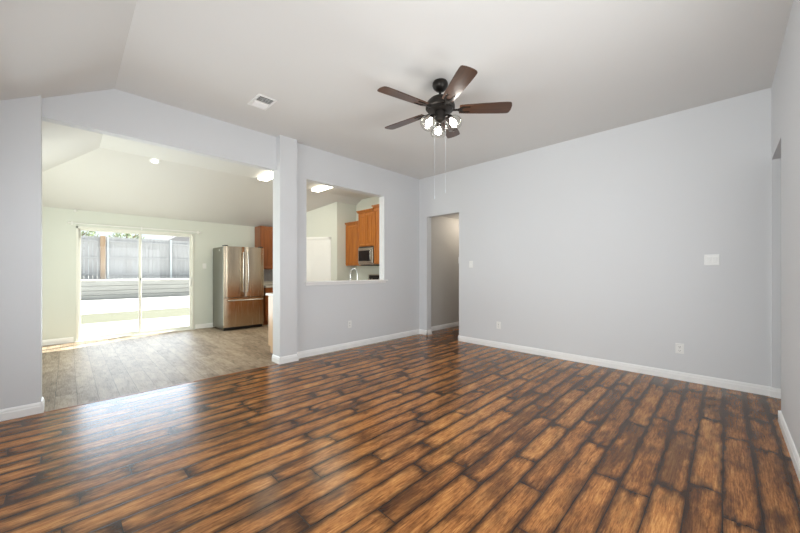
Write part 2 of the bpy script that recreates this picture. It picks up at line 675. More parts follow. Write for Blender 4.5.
for lo, hi in (((WR[0], YR - .10, WZ[0]), (WR[0] + .05, YR - .04, WZ[1])), ((WR[1] - .05, YR - .10, WZ[0]), (WR[1], YR - .04, WZ[1])),
               ((WR[0], YR - .10, WZ[0]), (WR[1], YR - .04, WZ[0] + .05)), ((WR[0], YR - .10, WZ[1] - .05), (WR[1], YR - .04, WZ[1])), ((1.725, YR - .10, WZ[0]), (1.775, YR - .04, WZ[1]))):
    f.box(lo, hi)
o = struct(f.build('window_4', M['trim']), 'white window in the right wall outside the picture', 'window')
g = MB()
g.box((WR[0] + .04, YR - .075, WZ[0] + .04), (WR[1] - .04, YR - .07, WZ[1] - .04))
g.build('pane', M['pane'], o)
# space behind the right-hand opening
wall('wall_side_passage', [((4.03, -1.9, -0.03), (4.15, YR - 0.14, ZT)), ((4.03, -2.02, -0.03), (XB + 0.13, -1.9, ZT))],
     M['wall'], 'grey wall of passage beyond the right-hand opening')
# hallway
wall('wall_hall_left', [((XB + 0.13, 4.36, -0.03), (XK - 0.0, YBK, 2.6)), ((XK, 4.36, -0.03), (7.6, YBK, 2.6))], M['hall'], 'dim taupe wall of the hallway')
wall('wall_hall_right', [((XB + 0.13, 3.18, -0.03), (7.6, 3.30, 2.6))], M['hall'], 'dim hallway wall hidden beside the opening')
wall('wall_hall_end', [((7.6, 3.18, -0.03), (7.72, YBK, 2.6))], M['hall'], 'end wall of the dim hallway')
b = MB()
b.box((XB + 0.13, 3.18, 2.44), (7.72, 4.40, 2.6))
struct(b.build('ceiling_hall', M['ceil']), 'low white ceiling of the hallway', 'ceiling')
# dining room and kitchen
DX0, DX1, DZ = 0.10, 1.91, 2.05
wall('wall_garden', [
    ((XN - 0.12, YK, -0.03), (DX0, YK + 0.14, 2.6)),
    ((DX0, YK, DZ), (DX1, YK + 0.14, 2.6)),
    ((DX1, YK, -0.03), (XK + 0.12, YK + 0.14, 2.6)),
], M['dine'], 'pale greenish grey dining wall holding the sliding glass door')
wall('wall_dining_left', [((XN - 0.12, YBK, -0.03), (XN, WD[0], 2.7)), ((XN - 0.12, WD[1], -0.03), (XN, YK, 2.7)), ((XN - 0.12, WD[0], -0.03), (XN, WD[1], 0.9)), ((XN - 0.12, WD[0], 2.1), (XN, WD[1], 2.7))], M['dine'], 'hidden outer wall of the dining room')
wall('wall_kitchen', [((XK, YBK, -0.03), (XK + 0.12, YK, ZT))], M['dine'], 'pale kitchen wall behind the range and wall cabinets')
# corner pantry with an angled door wall
PA = Vector((4.70, 6.85, 0))
PD = Vector((-0.7071, 0.7071, 0))
PN = Vector((-0.7071, -0.7071, 0))
PLEN = 1.34
PB = PA + PD * PLEN
b = MB()
b.prism([(PA.x, PA.y), (XK, PA.y), (XK, PA.y + 0.1), (PA.x + 0.05, PA.y + 0.1), (PB.x + 0.1, PB.y + 0.05), (PB.x + 0.1, YK), (PB.x, YK), (PB.x, PB.y)], -0.03, ZT)
struct(b.build('wall_pantry', M['dine']), 'angled corner pantry walls in the kitchen', 'wall')

# ceiling: flat, sloping down to the left, sloping down to the garden wall
XCR, SL = 0.33, 0.57
YS = 6.62
zl = lambda x: ZC - SL * (XCR - x)
zg = 2.34
sg = (ZC - zg) / (YK - YS)
xl = XN - 0.12
# where left slope meets garden slope
yh = YS + (ZC - zl(xl)) / sg
V = [(XCR, -2.02, ZC), (XK + .12, -2.02, ZC), (XK + .12, YS, ZC), (XCR, YS, ZC),
     (xl, -2.02, zl(xl)), (xl, yh, zl(xl)),
     (XK + .12, YK + .14, zg - sg * .14), (xl, YK + .14, zg - sg * .14)]
F = [(0, 3, 2, 1), (4, 5, 3, 0), (3, 5, 7, 6, 2)]
bm = bmesh.new()
lower = [bm.verts.new(v) for v in V]
upper = [bm.verts.new((v[0], v[1], v[2] + .12)) for v in V]
for fc in F:
    bm.faces.new([lower[i] for i in fc])
    bm.faces.new([upper[i] for i in reversed(fc)])
for a, c in ((0, 1), (1, 2), (2, 6), (6, 7), (7, 5), (5, 4), (4, 0)):
    bm.faces.new((lower[a], lower[c], upper[c], upper[a]))
m_ = MB()
m_.bm.free()
m_.bm = bm
struct(m_.build('ceiling', M['ceil']), 'white vaulted ceiling over living and dining rooms', 'ceiling')


# baseboards
def base_run(m, p, q, inward, h=0.095, t=0.016):
    """A baseboard along p->q on a wall whose room side is 'inward'."""
    p, q, n = Vector((*p, 0)), Vector((*q, 0)), Vector((*inward, 0))
    prof = [(0, 0), (t, 0), (t, h * .62), (t * .72, h * .72), (t * .72, h * .82), (t * .35, h * .95), (0, h)]
    a = [m.bm.verts.new(p + n * o + Vector((0, 0, z))) for o, z in prof]
    c = [m.bm.verts.new(q + n * o + Vector((0, 0, z))) for o, z in prof]
    k = len(prof)
    m.bm.faces.new(a)
    m.bm.faces.new(list(reversed(c)))
    for i in range(k):
        m.bm.faces.new((a[i], c[i], c[(i + 1) % k], a[(i + 1) % k]))


def baseboard(name, runs, label):
    m = MB()
    for r_ in runs:
        base_run(m, *r_)
    return struct(m.build(name, M['trim']), label, 'baseboard')


t_ = 0.016
baseboard('baseboard_left', [
    ((XN, YL), (OPX0 + t_ - .002, YL), (0, -1)), ((OPX0, YL - t_ - .001), (OPX0, YBK), (1, 0)),
    ((OPX1, YP - t_ - .001), (OPX1, YBK), (-1, 0)), ((OPX1 - t_ + .002, YP), (2.256 + t_ - .002, YP), (0, -1)), ((2.256, YP - t_ - .001), (2.256, YA), (1, 0)),
    ((2.256, YA), (XB, YA), (0, -1)),
    ((XB, YA), (XB, HY1 - t_), (-1, 0)), ((XB - t_, HY1), (XB + .13, HY1), (0, -1)),
], 'white baseboard along the opening and pass-through wall')
baseboard('baseboard_far', [((XB, HY0 + t_), (XB, YR), (-1, 0)), ((XB - t_, HY0), (XB + .13, HY0), (0, 1)),
                            ((XB - 0.02, YR + .012), (XB - 0.02, -1.9), (-1, 0))], 'white baseboard along the long far wall')
baseboard('baseboard_right', [((XN, YR), (4.15 + t_, YR), (0, 1)), ((4.15, YR + t_), (4.15, YR - .14), (1, 0))], 'white baseboard along the right wall')
baseboard('baseboard_near', [((XN, YR), (XN, YL), (1, 0))], 'white baseboard behind the camera')
baseboard('baseboard_hall', [((XB + .13, 4.36), (7.6, 4.36), (0, -1)), ((7.6, 3.3), (7.6, 4.36), (-1, 0))], 'white baseboard in the dim hallway')
baseboard('baseboard_garden', [((XN, YK), (DX0 - .03, YK), (0, -1)), ((DX1 + .03, YK), (2.28, YK), (0, -1)), ((XN, YBK), (XN, YK), (1, 0))],
          'white baseboard under the dining garden wall')

# pass-through sill
b = MB()
b.box((PX0 - 0.035, YA - 0.055, PZ0 - 0.025), (PX1 + 0.045, YBK + 0.02, PZ0), 0.006)
b.box((PX0 - 0.02, YA - 0.016, PZ0 - 0.06), (PX1 + 0.03, YA, PZ0 - 0.024), 0.004)
struct(b.build('trim_sill', M['trim']), 'white ledge along the bottom of the pass-through', 'trim')

# ------------------------------------------------------------------ sliding glass door
dr = bpy.data.objects.new('door_1', None)
COL.objects.link(dr)
dr.location = (DX0, YK, 0)
struct(dr, 'white framed sliding glass door to the back yard', 'door')
DW = DX1 - DX0
f = MB()
fw = 0.032
f.box((0, -0.012, 0), (fw, 0.13, DZ), 0.003)
f.box((DW - fw, -0.012, 0), (DW, 0.13, DZ), 0.003)
f.box((0, -0.012, DZ - fw), (DW, 0.13, DZ), 0.003)
f.box((0, -0.012, -0.02), (DW, 0.13, 0.022), 0.003)
f.build('frame', M['alu'], dr)


def leaf(name, x0, x1, y):
    m = MB()
    sw = 0.034
    z0, z1 = 0.022, DZ - fw
    m.box((x0, y, z0), (x0 + sw, y + .03, z1), .003)
    m.box((x1 - sw, y, z0), (x1, y + .03, z1), .003)
    m.box((x0 + sw, y, z0), (x1 - sw, y + .03, z0 + .05), .003)
    m.box((x0 + sw, y, z1 - .032), (x1 - sw, y + .03, z1), .003)
    o = m.build(name, M['alu'], dr)
    g = MB()
    g.box((x0 + sw, y + .012, z0 + .05), (x1 - sw, y + .018, z1 - .032))
    g.build('pane', M['pane'], o)
    return o


leaf('fixed_panel', fw, DW / 2 + .025, 0.075)
sp = leaf('sliding_panel', DW / 2 - .025, DW - fw, 0.03)
h = MB()
h.box((DW - fw - .045, 0.012, .93), (DW - fw - .005, .032, 1.13), .006)
h.tube([(DW - fw - .03, .012, .95), (DW - fw - .03, -.02, .97), (DW - fw - .03, -.02, 1.08), (DW - fw - .03, .012, 1.10)], .008, 8)
h.build('handle', M['trim'], sp)
h = MB()
h.box((DW / 2 - .008, .018, 1.075), (DW / 2 + .012, .031, 1.115), .003)
h.build('latch', M['rubber'], sp)
b = MB()
b.box((DX0 - .02, YK - .05, -0.002), (DX1 + .02, YK - 0.012, 0.012), .004)
struct(b.build('trim_door_track', M['alu']), 'pale threshold strip in front of the sliding door', 'trim')

# curtain rod over the sliding door
cr = thing('curtain_rod', (0.02, YK - 0.06, 2.095), 'slim white curtain rod above the sliding glass door', 'curtain rod')
m = MB()
m.tube([(0.0, 0, 0), (2.0, 0, 0)], 0.009, 10)
m.build('rod', M['trim'], cr, True)
for x in (0.03, 1.0, 1.97):
    m = MB()
    m.box((x - .012, .045, -.03), (x + .012, .06, .03), .003)
    m.box((x - .006, -.012, -.014), (x + .006, .05, -.006), .002)
    m.build('bracket', M['trim'], cr)
for x, s_ in ((0.0, -1), (2.0, 1)):
    m = MB()
    m.lathe([(0, 0), (.014, .004), (.016, .014), (.009, .026), (0, .03)], 12, Matrix.Translation((x, 0, 0)) @ Matrix.Rotation(s_ * PI / 2, 4, 'Y'))
    m.build('finial', M['trim'], cr, True)
sn = thing('door_sensor', (0.088, YK, 2.315), 'small white knob-like sensor high on the dining wall', 'sensor')
m = MB()
m.lathe([(0, .035), (.016, .033), (.022, .02), (.022, .0)], 16, Matrix.Rotation(PI / 2, 4, 'X'))
m.build('body', M['plastic'], sn, True)


# ------------------------------------------------------------------ plates on walls
def plate_frame(loc, normal):
    """Matrix with local -Y pointing into the room, local Z up."""
    n = Vector(normal)
    rz = math.atan2(n.y, n.x) + PI / 2
    return loc, rz


def outlet(loc, normal, label):
    loc, rz = plate_frame(loc, normal)
    t = thing('wall_outlet', loc, label, 'outlet', None, rz)
    m = MB()
    m.box((-.037, -.007, -.058), (.037, 0, .058), .003)
    m.build('cover_plate', M['plastic'], t)
    for z in (-.021, .021):
        m = MB()
        m.box((-.017, -.010, z - .014), (.017, -.006, z + .014), .003)
        o = m.build('receptacle', M['plastic'], t)
        m = MB()
        for x in (-.007, .007):
            m.box((x - .0015, -.0107, z - .003), (x + .0015, -.0095, z + .007))
        m.box((-.0025, -.0107, z - .011), (.0025, -.0095, z - .006))
        m.build('slots', M['slot'], o)
    m = MB()
    m.lathe([(0, .0015), (.003, .0012), (.003, 0)], 10, Matrix.Translation((0, -.0072, 0)) @ Matrix.Rotation(PI / 2, 4, 'X'))
    m.build('screw', M['chrome'], t)
    return t


def switch(loc, normal, label, gangs=1, rocker=False, name='light_switch'):
    loc, rz = plate_frame(loc, normal)
    t = thing(name, loc, label, 'light switch', None, rz)
    wd = .037 + .023 * (gangs - 1)
    m = MB()
    m.box((-wd, -.007, -.058), (wd, 0, .058), .003)
    m.build('cover_plate', M['plastic'], t)
    for g in range(gangs):
        x = (g - (gangs - 1) / 2) * .046
        m = MB()
        if rocker:
            m.box((-.017, -.004, -.033), (.017, .003, .033), .003, Matrix.Translation((x, -.0085, 0)) @ Matrix.Rotation(R(4), 4, 'X'))
            m.build('rocker', M['plastic'], t)
        else:
            m.box((x - .006, -.009, -.013), (x + .006, -.006, .013), .001)
            m.box((-.004, -.014, -.004), (.004, 0, .004), .001, Matrix.Translation((x, -.007, 0)) @ Matrix.Rotation(R(-25), 4, 'X'))
            m.build('toggle', M['plastic'], t)
    return t


outlet((3.227, YA, 0.386), (0, -1, 0), 'white wall outlet below the kitchen pass-through')
outlet((XB, 2.628, 0.368), (-1, 0, 0), 'white wall outlet on the far wall near the hallway')
outlet((XB, 0.370, 0.362), (-1, 0, 0), 'white wall outlet on the far wall below the wide switch plate')
switch((XB, 3.150, 1.372), (-1, 0, 0), 'single white light switch on far wall beside the hallway')
switch((XB, 0.102, 1.376), (-1, 0, 0), 'wide two-gang white switch plate toward the right of the far wall', 2, True)
switch((2.116, YK, 1.367), (0, -1, 0), 'white light switch between the sliding door and the refrigerator')
switch((XB + .045, HY0 + .012, 1.45), (0, 1, 0), 'white switch plate seen edge-on on the hallway opening jamb', 1, True)

# ceiling register
cv = thing('ceiling_vent', (1.485, 3.575, ZC), 'white metal air vent in the living room ceiling', 'vent')
m = MB()
m.box((-.10, -.15, -.008), (.10, -.118, 0), .002)
m.box((-.10, .118, -.008), (.10, .15, 0), .002)
m.box((-.10, -.118, -.008), (-.072, .118, 0), .002)
m.box((.072, -.118, -.008), (.10, .118, 0), .002)
m.box((-.072, -.014, -.007), (.072, .014, 0), .002)
m.build('frame', M['trim'], cv)
m = MB()
m.box((-.075, -.12, -.0015), (.075, .12, -.0005))
m.build('duct_opening', M['rubber'], cv)
for k in range(8):
    y = -.106 + k * .0265 + (.016 if k >= 4 else 0)
    ang = -50 if k < 4 else 40
    m = MB()
    m.box((-.073, -.0012, -.013), (.073, .0012, .013), 0, Matrix.Translation((0, y, -.010)) @ Matrix.Rotation(R(ang), 4, 'X'))
    m.build('louver', M['trim'], cv)

# ------------------------------------------------------------------ ceiling fan
FX, FY, FZ = 2.545, 1.968, 2.82
fan = thing('ceiling_fan', (FX, FY, ZC), 'dark bronze ceiling fan with five walnut blades and three lit globes', 'ceiling fan')
m = MB()
m.lathe([(0, 0), (.066, 0), (.074, -.014), (.076, -.034), (.066, -.062), (.042, -.084), (.022, -.092), (0, -.092)], 32)
m.build('canopy', M['bronze'], fan, True)
m = MB()
m.lathe([(0, -.07), (.013, -.07), (.013, -.18), (.024, -.185), (.026, -.205), (0, -.205)], 20)
m.build('downrod', M['bronze'], fan, True)
m = MB()
z0 = FZ - ZC   # blade plane
m.lathe([(0, z0 + .125), (.05, z0 + .122), (.095, z0 + .102), (.128, z0 + .070), (.142, z0 + .035), (.142, z0 + .012),
         (.122, z0 + .004), (.122, z0 - .012), (.085, z0 - .022), (0, z0 - .024)], 40)
m.build('motor_housing', M['bronze'], fan, True)
angs = [-49.1, 24.0, 95.6, 168.4, 237.6]
blade0 = None
for i, a in enumerate(angs):
    if blade0 is None:
        bm_ = MB()
        # blade outline in local XY, length along X; pitched about X
        out = []
        for x, hw in ((.185, .054), (.25, .061), (.40, .069), (.55, .075), (.630, .076), (.656, .073), (.668, .062), (.676, .034), (.678, 0)):
            out.append((x, -hw))
        poly = out + [(x, -y) for x, y in reversed(out[:-1])]
        bm_.prism(poly, -.004, .004, 2)
        blade0 = bm_.build('blade', M['blade'], fan)
        ir = MB()
        ir.box((.10, -.012, -.012), (.19, .012, -.002), .003)
        ir.prism([(.17, -.014), (.21, -.040), (.285, -.040), (.285, -.028), (.225, -.024), (.205, 0), (.225, .024), (.285, .028), (.285, .040), (.21, .040), (.17, .014)], -.011, -.0045, 2)
        irn = ir.build('blade_bracket', M['bronze'], blade0)
        bl = blade0
    else:
        bl = blade0.copy()
        COL.objects.link(bl)
        c = irn.copy()
        COL.objects.link(c)
        c.parent = bl
    bl.location = (0, 0, z0)
    bl.rotation_euler = (R(-12), 0, 0)
    bl.rotation_euler = (Matrix.Rotation(R(a), 3, 'Z') @ Matrix.Rotation(R(-12), 3, 'X')).to_euler()
m = MB()
m.lathe([(0, z0 - .022), (.055, z0 - .022), (.058, z0 - .040), (.050, z0 - .075), (.052, z0 - .082), (.044, z0 - .105), (.020, z0 - .118), (.010, z0 - .128), (0, z0 - .130)], 32)
kit = m.build('light_kit', M['bronze'], fan, True)
for a in (165.0, -75.0, 45.0):
    d = Vector((math.cos(R(a)), math.sin(R(a)), 0))
    p0 = d * .045 + Vector((0, 0, z0 - .07))
    p1 = d * .085 + Vector((0, 0, z0 - .072))
    p2 = d * .098 + Vector((0, 0, z0 - .092))
    m = MB()
    m.tube([p0, (p0 + p1) / 2 + Vector((0, 0, .006)), p1, p2], .009, 10)
    ax = (d * .55 + Vector((0, 0, -1))).normalized()
    rot = Vector((0, 0, -1)).rotation_difference(ax).to_matrix().to_4x4()
    T = Matrix.Translation(p2) @ rot
    m.lathe([(0, .012), (.022, .010), (.026, -.002), (.026, -.022), (0, -.022)], 18, T)
    arm = m.build('lamp_arm', M['bronze'], kit, True)
    m = MB()
    m.lathe([(.027, -.010), (.040, -.018), (.064, -.038), (.079, -.066), (.081, -.088), (.073, -.112), (.060, -.126),
             (.058, -.126), (.071, -.111), (.079, -.088), (.077, -.066), (.062, -.039), (.038, -.020), (.027, -.012)], 28, T)
    sh = m.build('glass_shade', M['shade'], fan, True)
    m = MB()
    m.lathe([(0, -.022), (.012, -.024), (.014, -.038), (.026, -.058), (.031, -.074), (.026, -.092), (.012, -.102), (0, -.104)], 18, T)
    m.build('bulb', M['bulb'], sh, True)
for px, py, zl_ in ((-.034, .044, 1.97), (.042, -.032, 2.03)):
    m = MB()
    m.tube([(px, py, z0 - .10), (px, py, zl_ - ZC)], .0011, 6)
    ch = m.build('pull_chain', M['galv'], fan)
    m = MB()
    m.lathe([(0, .014), (.003, .012), (.0035, 0), (.003, -.014), (0, -.016)], 10, Matrix.Translation((px, py, zl_ - ZC)))
    m.build('chain_pull', M['galv'], ch, True)

# ------------------------------------------------------------------ kitchen lights


def batten(loc, label):
    t = thing('fluorescent_light', loc, label, 'ceiling light', 'kitchen fluorescent fixtures')
    m = MB()
    m.box((-.085, -.62, -.014), (.085, .62, -.001), .003)
    m.build('housing', M['trim'], t)
    m = MB()
    m.prism([(-.092, -.014), (-.092, -.036), (-.078, -.052), (.078, -.052), (.092, -.036), (.092, -.014)], -.60, .60, 1)
    m.build('diffuser', M['tube'], t)
    for y in (-.61, .61):
        m = MB()
        m.box((-.095, y - .01, -.055), (.095, y + .01, -.010), .004)
        m.build('end_cap', M['trim'], t)
    return t


batten((2.70, 5.87, ZC), 'lit fluorescent ceiling fixture glimpsed at top right of the wide opening')
batten((3.90, 5.93, ZC), 'lit fluorescent ceiling fixture seen through the kitchen pass-through')
for x in (2.70, 3.90):
    light('fluorescent_glow', 'AREA', (x, 5.9, ZC - .085), 6.0, (1.0, 0.91, 0.70), (.18, 1.2), aim=(0, 0, -1))
sl_ang = math.atan(sg)
rec = thing('recessed_light', (1.006, 6.665, ZC - sg * (6.665 - YS) - .002), 'small round recessed light glowing in the dining ceiling', 'ceiling light', None, 0, (-sl_ang, 0, 0))
m = MB()
m.lathe([(.045, -.004), (.062, -.008), (.075, -.004), (.077, 0), (.045, 0)], 32)
m.build('trim_ring', M['trim'], rec, True)
m = MB()
m.lathe([(0, -.006), (.03, -.005), (.046, -.002), (0, -.001)], 24)
m.build('lamp', M['can'], rec, True)

# ------------------------------------------------------------------ refrigerator
FRX0, FRX1, FRY0, FRY1 = 2.27, 3.105, 7.36, 8.12
FW = FRX1 - FRX0
fr = thing('refrigerator', (FRX0, FRY0, 0), 'stainless steel french-door refrigerator against the dining wall', 'refrigerator')
m = MB()
m.box((0, .075, .03), (FW, .755, 1.765), .006)
m.build('body', M['fridgeside'], fr)
m = MB()
m.box((.02, .07, .012), (FW - .02, .12, .065), .004)
m.build('kick_grille', M['rubber'], fr)
for x in (.05, FW - .05):
    for y in (.14, .70):
        m = MB()
        m.lathe([(0, 0), (.018, 0), (.018, .035), (0, .035)], 12, Matrix.Translation((x, y, -.001)))
        m.build('foot', M['rubber'], fr)


def door_panel(x0, x1, z0, z1, name):
    """Door with a gently bowed front."""
    m = MB()
    n = 10
    poly = [(x1, .07), (x0, .07)]
    for k in range(n + 1):
        u = k / n
        x = x0 + (x1 - x0) * u
        e = min(u, 1 - u) * (x1 - x0)
        y = .012 - .012 * math.sin(PI * u) + (.016 * (1 - min(1, e / .02)) ** 2)
        poly.append((x, y))
    m.prism(poly, z0, z1, 2)
    return m.build(name, M['steelv'], fr, True)


zs = .695
dl = door_panel(.004, FW / 2 - .003, zs + .006, 1.775, 'door')
drr = door_panel(FW / 2 + .003, FW - .004, zs + .006, 1.775, 'door')
fz = door_panel(.004, FW - .004, .075, zs - .006, 'freezer_drawer')


def bar(parent, pts, foot, r_=.012):
    m = MB()
    m.tube(pts, r_, 12)
    for a, c in foot:
        m.tube([a, c], .009, 10)
    return m.build('handle', M['chrome'], parent, True)


for p_, x, bow in ((dl, FW / 2 - .042, -1), (drr, FW / 2 + .042, 1)):
    pts = []
    for k in range(13):
        u = k / 12
        pts.append((x + bow * .010 * math.sin(PI * u), -.045 - .016 * math.sin(PI * u), .80 + u * .86))
    bar(p_, pts, [((x, .012, .83), (x, -.047, .83)), ((x, .012, 1.63), (x, -.047, 1.63))])
pts = [(.06 + (FW - .12) * k / 12, -.048 - .012 * math.sin(PI * k / 12), .635) for k in range(13)]
bar(fz, pts, [((.085, .012, .635), (.085, -.05, .635)), ((FW - .085, .012, .635), (FW - .085, -.05, .635))])
for x in (.05, FW - .05):
    m = MB()
    m.box((x - .035, .03, 1.772), (x + .035, .17, 1.800), .008)
    m.build('hinge_cover', M['rubber'], fr)
m = MB()
m.lathe([(0, .003), (.016, .003), (.018, 0)], 20, Matrix.Translation((-.0005, .30, 1.70)) @ Matrix.Rotation(-PI / 2, 4, 'Y'))
bd = m.build('badge', M['trim'], fr, True)
bd['label'] = 'small round pale badge high on the left side'


# ------------------------------------------------------------------ cabinets
def shaker(parent, w_, h_, T, mat, name='door', knob=None, arch=True):
    """Raised-panel door: front at local y=-0.02, in local XZ from (0,0) to (w,h)."""
    m = MB()
    s_ = .055
    m.box((0, -.02, 0), (s_, 0, h_), .003, T)
    m.box((w_ - s_, -.02, 0), (w_, 0, h_), .003, T)
    m.box((s_, -.02, 0), (w_ - s_, 0, s_), .003, T)
    m.box((s_, -.02, h_ - s_), (w_ - s_, 0, h_), .003, T)
    m.box((s_ - .002, -.010, s_ - .002), (w_ - s_ + .002, -.002, h_ - s_ + .002), 0, T)
    if w_ > .2 and h_ > .2:
        m.box((s_ + .02, -.018, s_ + .02), (w_ - s_ - .02, -.006, h_ - s_ - .02), .006, T)
    return m.build(name, mat, parent)


def crown(m, x0, x1, y0, y1, z, sides='lfr', out=.05, hgt=.07):
    """Crown: a flared slab in three steps round the front and sides (front at y0)."""
    for k, (o, a, c) in enumerate(((.010, 0, .02), (.028, .02, .045), (out, .045, hgt))):
        xl_ = x0 - (o if 'l' in sides else 0)
        xr_ = x1 + (o if 'r' in sides else 0)
        m.box((xl_, y0 - o, z + a), (xr_, y1, z + c), .004)


def wall_cabinet(loc, rz, w_, d_, h_, doors, label, mat, matd, crown_h=.07, sides='lfr', group=None):
    """Local: back at y=0, front at y=-d; x 0..w; z 0..h."""
    t = thing('wall_cabinet', loc, label, 'cabinet', group, rz)
    m = MB()
    m.box((0, -d_, 0), (w_, 0, h_), .002)
    m.build('body', mat, t)
    dw = (w_ - .012 * (doors + 1)) / doors
    for k in range(doors):
        x = .012 + k * (dw + .012)
        shaker(t, dw, h_ - .04, Matrix.Translation((x, -d_, .02)), matd)
    if crown_h:
        m = MB()
        crown(m, 0, w_, -d_, 0, h_, sides, .045, crown_h)
        m.build('crown_molding', matd, t)
    return t


# kitchen wall x = XK: cabinets face -X  (local -Y -> world -X : rz = -90deg)
RZK = -PI / 2
wall_cabinet((XK, 6.848, 1.39), RZK, .565, .33, 1.02, 1, 'honey oak wall cabinet farthest left, beside the pantry wall', M['oak'], M['oak'], .06, 'f', 'honey oak kitchen wall cabinets')
wall_cabinet((XK, 6.278, 1.835), RZK, .585, .37, .79, 2, 'honey oak two-door cabinet above the microwave', M['oak'], M['oak'], .07, 'lf', 'honey oak kitchen wall cabinets')
wall_cabinet((XK, 5.69, 1.41), RZK, .68, .39, 1.27, 1, 'tallest honey oak wall cabinet right of the microwave, nearest the pass-through', M['oak'], M['oak'], .07, 'lf', 'honey oak kitchen wall cabinets')

mw = thing('microwave', (XK, 6.277, 1.405), 'stainless over-range microwave with black glass door', 'microwave', None, RZK)
W_ = .58
m = MB()
m.box((0, -.37, 0), (W_, 0, .425), .004)
m.build('body', M['steelh'], mw)
m = MB()
m.box((.004, -.395, .035), (.535, -.37, .395), .006)
d_ = m.build('door', M['steelh'], mw)
m = MB()
m.box((.03, -.398, .085), (.465, -.392, .335), .004)
m.build('window', M['black'], d_)
m = MB()
m.tube([((.500), -.392, .08), ((.500), -.43, .10), ((.500), -.437, .21), ((.500), -.43, .33), ((.500), -.392, .35)], .010, 10)
m.build('handle', M['chrome'], d_, True)
m = MB()
m.box((.54, -.394, .035), (.576, -.37, .395), .004)
m.build('control_panel', M['black'], mw)
m = MB()
for k in range(6):
    m.box((.02, -.374, .400 + k * .0035), (.56, -.366, .402 + k * .0035))
m.box((.02, -.372, .398), (.56, -.368, .4215))
m.build('vent_grille', M['rubber'], mw)
m = MB()
m.box((.05, -.34, -.02), (.53, -.06, .0), .004)
m.build('bottom_plate', M['rubber'], mw)

# range below the microwave
rg = thing('range', (XK, 6.277, 0), 'stainless range with black backguard under the microwave', 'stove', None, RZK)
m = MB()
m.box((.003, -.64, .06), (W_ - .003, -.01, .90), .005)
m.box((.02, -.60, 0), (W_ - .02, -.05, .06))
m.build('body', M['steelh'], rg)
m = MB()
m.box((0, -.66, .895), (W_, -.01, .915), .004)
m.build('cooktop', M['black'], rg)
m = MB()
m.prism([(-.09, .915), (-.01, .915), (-.01, 1.18), (-.06, 1.18)], 0.0, W_, 0)
m.build('backguard', M['steelh'], rg)
m = MB()
m.prism([(-.0905, .955), (-.066, 1.155), (-.062, 1.155), (-.086, .955)], .03, W_ - .03, 0)
bgp = m.build('control_panel', M['black'], rg)
for x in (.08, .17, .41, .50):
    m = MB()
    m.lathe([(0, .02), (.016, .02), (.019, 0)], 14, Matrix.Translation((x, -.076, 1.06)) @ Matrix.Rotation(R(83), 4, 'X'))
    m.build('knob', M['chrome'], bgp, True)
m = MB()
m.box((.02, -.665, .27), (W_ - .02, -.64, .86), .006)
d_ = m.build('oven_door', M['steelh'], rg)
m = MB()
m.box((.10, -.669, .36), (W_ - .10, -.663, .70), .003)
m.build('oven_window', M['black'], d_)
m = MB()
m.tube([(.07, -.665, .79), (.07, -.70, .79), (W_ - .07, -.70, .79), (W_ - .07, -.665, .79)], .011, 10)
m.build('handle', M['chrome'], d_, True)
m = MB()
m.box((.02, -.662, .08), (W_ - .02, -.64, .25), .005)
m.build('storage_drawer', M['steelh'], rg)


def base_cabinet(loc, rz, w_, d_, doors, label, mat, matd, group=None, end=None):
    t = thing('base_cabinet', loc, label, 'cabinet', group, rz)
    m = MB()
    m.box((0, -d_, .10), (w_, 0, .872))
    m.box((0, -d_ + .075, 0), (w_, 0, .10))
    m.build('body', mat, t)
    dw = (w_ - .012 * (doors + 1)) / doors
    for k in range(doors):
        x = .012 + k * (dw + .012)
        shaker(t, dw, .57, Matrix.Translation((x, -d_, .115)), matd)
        m = MB()
        m.box((x, -d_ - .02, .70), (x + dw, -d_, .855), .004)
        m.build('drawer', matd, t)
    if end:
        m = MB()
        m.box((w_, -d_, .10), (w_ + .006, 0, .872))
        m.box((w_, -d_ + .075, 0), (w_ + .006, 0, .10))
        o = m.build('end_panel', M['birch'], t)
        o['label'] = 'pale veneer end panel'
    return t


# peninsula behind the pass-through wall: fronts face +Y (rz = 180deg)
base_cabinet((4.66, YBK + .002, 0), PI, 2.46, .57, 5, 'pale-ended base cabinets behind the pass-through wall, under the faucet', M['birch'], M['oak'], end=True)
base_cabinet((XK - .001, 5.69, 0), RZK, 1.19, .60, 2, 'honey oak corner base cabinet right of the range', M['oak'], M['oak'])
base_cabinet((XK, 6.848, 0), RZK, .565, .60, 1, 'narrow honey oak base cabinet between range and pantry', M['oak'], M['oak'])
base_cabinet((3.205, YK - .002, 0), 0, .53, .60, 1, 'reddish oak base cabinet right of the refrigerator', M['oakdark'], M['oakdark'])


def counter(boxes, label):
    m = MB()
    for lo, hi in boxes:
        m.box(lo, hi, .006)
    return tag(m.build('countertop', M['counter']), label, 'countertop')


counter([((2.165, YBK + .002, .874), (4.64, 5.09, .912)), ((4.64, YBK + .002, .874), (XK, 5.692, .912))],
        'pale countertop carrying the faucet behind the pass-through')
counter([((4.66, 6.281, .874), (XK, 6.848, .912))], 'short pale countertop between the range and pantry wall')
counter([((3.20, 7.53, .874), (3.742, YK - .002, .912)), ((3.20, YK - .022, .912), (3.742, YK - .002, 1.0))],
        'pale countertop right of the refrigerator')
b = MB()
b.box((3.20, YK - .008, 1.0), (3.742, YK, 1.30))
b.box((3.738, 7.80, .912), (3.75, YK, 1.30))
struct(b.build('trim_backsplash', M['tile']), 'grey tile backsplash beside the refrigerator', 'trim')

# wall cabinet right of the refrigerator (front faces -Y)
wall_cabinet((3.205, YK, 1.30), 0, .53, .33, 1.03, 1, 'reddish oak wall cabinet above the counter right of the refrigerator', M['oakdark'], M['oakdark'], 0)

